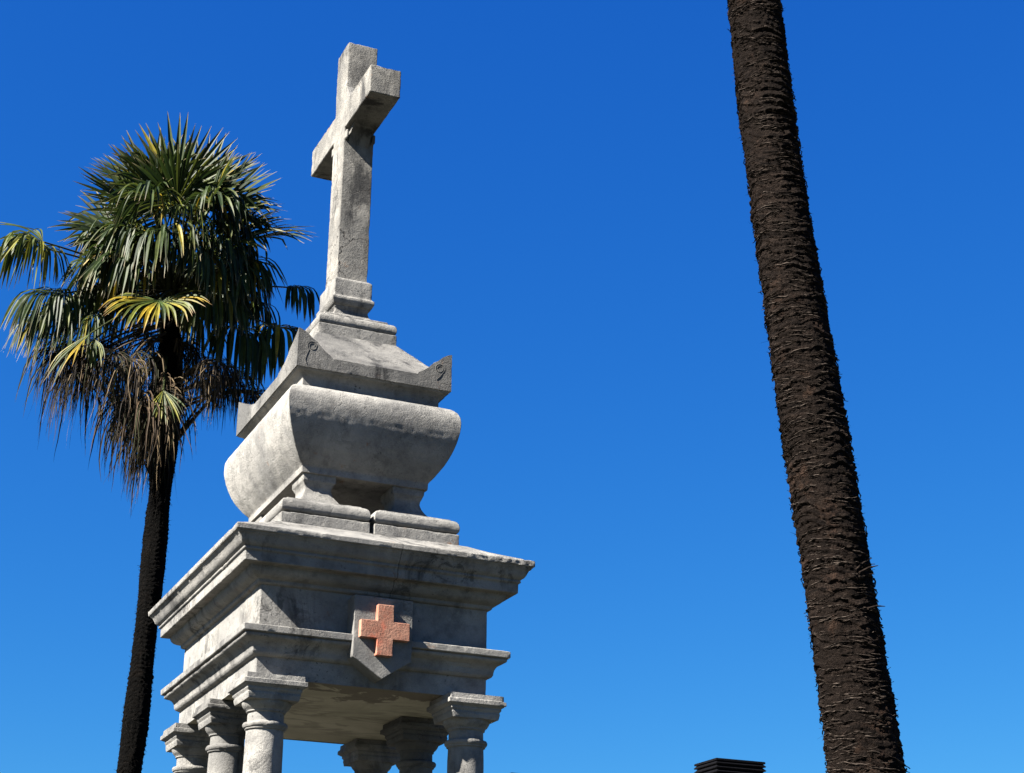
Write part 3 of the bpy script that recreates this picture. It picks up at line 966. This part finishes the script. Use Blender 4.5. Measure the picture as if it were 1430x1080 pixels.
# outer fans on the left
FR(55,345, 0.35,(-0.55,0.10,0.75),(-0.1,0.75,0.6),0.62,'limegreen', spread=150, droop=1.9, nseg=42, wmul=0.85)
FR(60,338, 0.30,(-0.9,0.25,0.3),(0.0,0.7,0.7),0.48,'limegreen', spread=70, droop=0.7, nseg=16)
FR(85,410, 0.20,(-0.75,-0.25,0.5),(-0.1,0.75,0.6),0.68,'green', spread=140, droop=1.9, nseg=42, wmul=0.85)
FR(95,425, 0.00,(-0.85,-0.35,0.1),(-0.1,0.75,0.6),0.70,'green', spread=110, droop=1.6, nseg=42, wmul=0.85)
FR(60,440,-0.20,(-0.85,-0.35,0.0),(-0.1,0.75,0.6),0.48,'green', spread=100, droop=1.5, nseg=36, wmul=0.85)
FR(125,440, 0.30,(-0.6,-0.55,0.4),(-0.1,0.7,0.7),0.52,'green', spread=110, droop=1.8, nseg=39, wmul=0.85)
# outer fans on the right
FR(342,335, 0.10,(0.98,0.04,0.1),(-0.1,0.75,0.65),0.64,'green', spread=48, droop=0.30, nseg=15)
FR(335,365, 0.15,(0.9,-0.20,0.3),(0,0.8,0.6),0.54,'green', spread=110, droop=1.5, nseg=39, wmul=0.85)
FR(408,402,-0.15,(0.95,-0.05,0.0),(0,0.9,0.45),0.46,'green', spread=115, droop=2.2, nseg=30, wmul=0.85)
FR(385,458, 0.00,(0.7,-0.2,0.2),(0,0.9,0.4),0.66,'green', spread=135, droop=2.4, nseg=33, wmul=0.85)
FR(332,460, 0.10,(0.6,-0.3,0.3),(0,0.9,0.4),0.70,'green', spread=135, droop=2.4, nseg=36, wmul=0.85)
FR(312,420, 0.25,(0.8,-0.4,0.3),(0,0.9,0.4),0.50,'green', spread=125, droop=1.9, nseg=39, wmul=0.85)
FR(350,420,-0.3,(0.9,-0.2,-0.1),(0,0.9,0.4),0.46,'green', spread=125, droop=2.0, nseg=33, wmul=0.85)
# yellowing fans
FR(222,420, 0.70,(0.02,-0.62,0.62),(0.0,0.72,0.62),0.57,'yellow', spread=105, droop=0.55, nseg=30)
FR(126,466, 0.60,(-0.45,-0.88,0.15),(-0.6,0.2,0.7),0.56,'yellow', spread=30, droop=0.5, nseg=12)
FR(132,474, 0.58,(0.2,-0.8,0.3),(0.3,0.3,0.8),0.30,'limegreen', spread=40, droop=1.2, nseg=9)
FR(228,545, 0.50,(0.22,-0.93,0.25),(0.3,0.2,0.9),0.40,'limegreen', spread=38, droop=0.2, nseg=12, g0=GP-UPW*0.55)
# dead fans hanging under the crown, in clumps
DEADFANS = []
cl_ = random.Random(77)
for (u, v, t, n_, du, dv, rad) in ((112,505,0.15,5,22,22,0.74),(175,505,0.35,5,16,18,0.76),(190,545,0.30,5,16,25,0.80),(215,560,0.30,4,12,22,0.78),
                                   (205,590,0.10,3,14,14,0.72),(235,540,0.35,3,10,16,0.60),(292,508,0.25,4,12,10,0.62),(300,530,0.0,2,12,12,0.55),
                                   (352,545,-0.20,2,6,8,0.52),(250,500,0.0,4,25,20,0.60),(150,470,0.0,3,20,15,0.66),(235,470,0.1,3,30,12,0.60),(95,490,0.0,3,18,16,0.70),(322,520,0.1,3,14,14,0.60),(120,480,-0.2,3,25,15,0.66)):
    for q in range(n_+2):
        DEADFANS.append((u+cl_.uniform(-du, du), v+cl_.uniform(-dv, dv), t+cl_.uniform(-0.15, 0.15), cl_.gauss((u-236)/260.0, 0.28), -0.55, cl_.gauss(0.1, 0.25), rad*cl_.uniform(0.80, 1.15), cl_.uniform(55, 95)))
for i, (u, v, t, r_, u_, t_, rad, sp) in enumerate(DEADFANS):
    FR(u, v, t, (r_, u_, t_), (0.3*(-1)**i, 0.5, 0.8), rad, 'dead', spread=sp, droop=cl_.uniform(1.3, 3.4), nseg=30, g0=GP-Vector((0, 0, 0.25+0.018*i)), fused=0.24, sag=0.12)

# ---- tall bare trunk in front on the right; its crown is above the frame
HDR = 7.0
rp = [cam_point(1210,1080,HDR), cam_point(1190,945,HDR), cam_point(1172,810,HDR), cam_point(1150,675,HDR), cam_point(1126,540,HDR), cam_point(1106,405,HDR), cam_point(1087,270,HDR), cam_point(1069,135,HDR), cam_point(1053,0,HDR)]
rbase = Vector((rp[0].x+0.10, rp[0].y-0.03, 0))
PALM_R = empty('palm_tree', rbase, 'tall leaning palm with shaggy dark brown trunk, right of the monument', 'palm tree', 'palm trees')
zb_, zt_ = rp[0].z, rp[-1].z
def rad_r(z):
    t = float((z-zb_)/(zt_-zb_))
    t = max(-0.6, min(1.35, t))
    return 0.163-0.030*t-0.013+0.003*math.sin(z*3.3)
ztopr = 8.6
cr_ = palm_trunk(PALM_R, rp, rad_r, ztopr, 0.041, 230, 0.0042, 2.6, BARK_BROWN, 0.0110, 5, rbase)
trunk_fibres(PALM_R, cr_, rad_r, zb_-0.2, zt_+0.3, 1600, FIBRE_BROWN, rbase, (0.010,0.040), 8, 0.30, 1.0, 0.0008)
trunk_strands(PALM_R, cr_, rad_r, zb_-0.2, zt_+0.3, 2300, STRAND_BROWN, rbase, 17)
# the few long stalk remnants that stick out on the right edge
for (u, v, u2, v2) in ((1150,792,1222,788),(1200,800,1226,790),(1212,850,1236,847),(1170,812,1205,800),(1178,770,1206,772),(1185,815,1215,796),(1190,806,1221,802),(1195,796,1217,780),(1160,770,1195,764),(1200,805,1212,815)):
    bm = bmesh.new()
    a = cam_point(u, v, HDR-0.13); b = cam_point(u2, v2, HDR-0.06)
    tube(bm, [a-rbase, (a*0.5+b*0.5)+Vector((0, 0, 0.006))-rbase, b-rbase], [0.005,0.0045,0.0015], 5)
    finish(bm, 'stalk_stub', PALM_R, FIBRE_BROWN)
# crown above the frame, one mesh
gp = cr_(ztopr)
V = []; F = []; C = []
rnd = random.Random(3)
for i in range(30):
    az = i*2.39996; el = R(80-i*4.6)
    d = Vector((math.cos(az)*math.cos(el), math.sin(az)*math.cos(el), math.sin(el)))
    hub = gp+d*0.7
    kind = 'stiff' if i < 10 else ('green' if i < 24 else 'dead')
    v, f, c = fan_blade(hub, d, UPW if abs(d.z) < 0.95 else Vector((1, 0, 0)), 0.6, rnd, kind, 135, 32, 0.1+0.02*i)
    o = len(V); V += v; F += [tuple(q+o for q in t) for t in f]; C += c
    v, f, c = petiole_tube(gp, hub, 0.06, 0.012, 0.007, rnd, (0.05,0.07,0.022))
    o = len(V); V += v; F += [tuple(q+o for q in t) for t in f]; C += c
mesh_from([v-rbase for v in V], F, 'crown', PALM_R, LEAF, smooth=False, cols=C)

# ------------------------------------------------------------------ house beyond, only its roof ventilators reach the frame
HD = 35.0
vc = cam_point(1000, 1058, HD)
def corner(u): return cam_point(u, 1070, HD)
DARK = simple('dark_painted_metal', (0.0022,0.0022,0.003), 0.9, 14, 0.4, spec=0.04)
hz = 6.0
hx0, hx1, hy0, hy1 = vc.x-7.0, vc.x+6.0, vc.y-1.6, vc.y+8.0
hc = Vector(((hx0+hx1)/2, (hy0+hy1)/2, 0))
HOUSE = empty('house', hc, 'flat roofed house far behind, only its roof ventilators showing above the bottom edge', 'house')
WALL = simple('cream_render', (0.55,0.50,0.42), 0.9, 3, 0.15)
bm = bmesh.new()
box(bm, hx0-hc.x, hx1-hc.x, hy0-hc.y, hy1-hc.y, -0.05, hz-0.25)
finish(bm, 'wall', HOUSE, WALL, smooth=False)
bm = bmesh.new()
rect_loft(bm, [(0.12,hz-0.25),(0.12,hz-0.1),(0.04,hz-0.1),(0.04,hz),(-0.2,hz),(-0.2,hz-0.2)], (hx1-hx0)/2, (hy1-hy0)/2, step=0.8, soft=False)
finish(bm, 'roof', HOUSE, simple('grey_roof_screed', (0.32,0.31,0.29), 0.9, 5), smooth=False)
GLASS = simple('dark_window_glass', (0.03,0.04,0.05), 0.1, 2, 0.2, bump=0.0)
FRAME = simple('white_window_frame', (0.75,0.75,0.72), 0.5, 10, 0.1)
for fl in (0.9, 3.6):
    for i in range(5):
        x = hx0+1.4+i*2.5
        bm = bmesh.new()
        box(bm, x-hc.x, x+1.1-hc.x, hy0-0.04-hc.y, hy0+0.06-hc.y, fl, fl+1.5)
        f = finish(bm, 'window', HOUSE, FRAME, smooth=False)
        bm = bmesh.new()
        for j in range(2):
            box(bm, x+0.07+j*0.52-hc.x, x+0.51+j*0.52-hc.x, hy0-0.055-hc.y, hy0-0.035-hc.y, fl+0.08, fl+1.42)
        finish(bm, 'pane', f, GLASS, smooth=False)

def louvre(name, cx, cy, wx, wy, zb, zt, label):
    e = empty(name, (cx, cy, zb), label, 'ventilator', 'roof ventilators')
    bm = bmesh.new()
    h = zt-zb
    box(bm, -wx/2+0.05, wx/2-0.05, -wy/2+0.05, wy/2-0.05, 0, h-0.04)
    finish(bm, 'core', e, DARK, smooth=False)
    bm = bmesh.new()
    n = max(3, int(h/0.085))
    for i in range(n):
        z = h-0.035-(i+1)*0.085
        if z < 0: break
        rect_loft(bm, [(-0.05,z+0.002),(0.0,z+0.006),(0.004,z+0.022),(-0.055,z+0.083)], wx/2, wy/2, step=0.5, soft=False)
    finish(bm, 'louvre', e, DARK, smooth=False)
    bm = bmesh.new()
    rect_loft(bm, [(-0.03,h-0.045),(-0.005,h-0.045),(-0.005,h-0.01),(-0.02,h)], wx/2, wy/2, step=0.5, soft=False)
    finish(bm, 'cap', e, DARK, smooth=False)
    return e
p_r = cam_point(1071, 1066, HD)
wx = 1.20; wy = 0.92
louvre('roof_ventilator', vc.x+wx/2, vc.y+wy/2, wx, wy, hz-0.2, vc.z, 'large dark louvred roof ventilator at the bottom edge, left of the leaning palm trunk')
v2 = cam_point(712, 1078, HD+1.5)
louvre('roof_ventilator', v2.x+0.2, v2.y+0.2, 0.30, 0.30, hz-0.2, v2.z, 'small dark roof ventilator barely showing at the bottom edge near the monument')
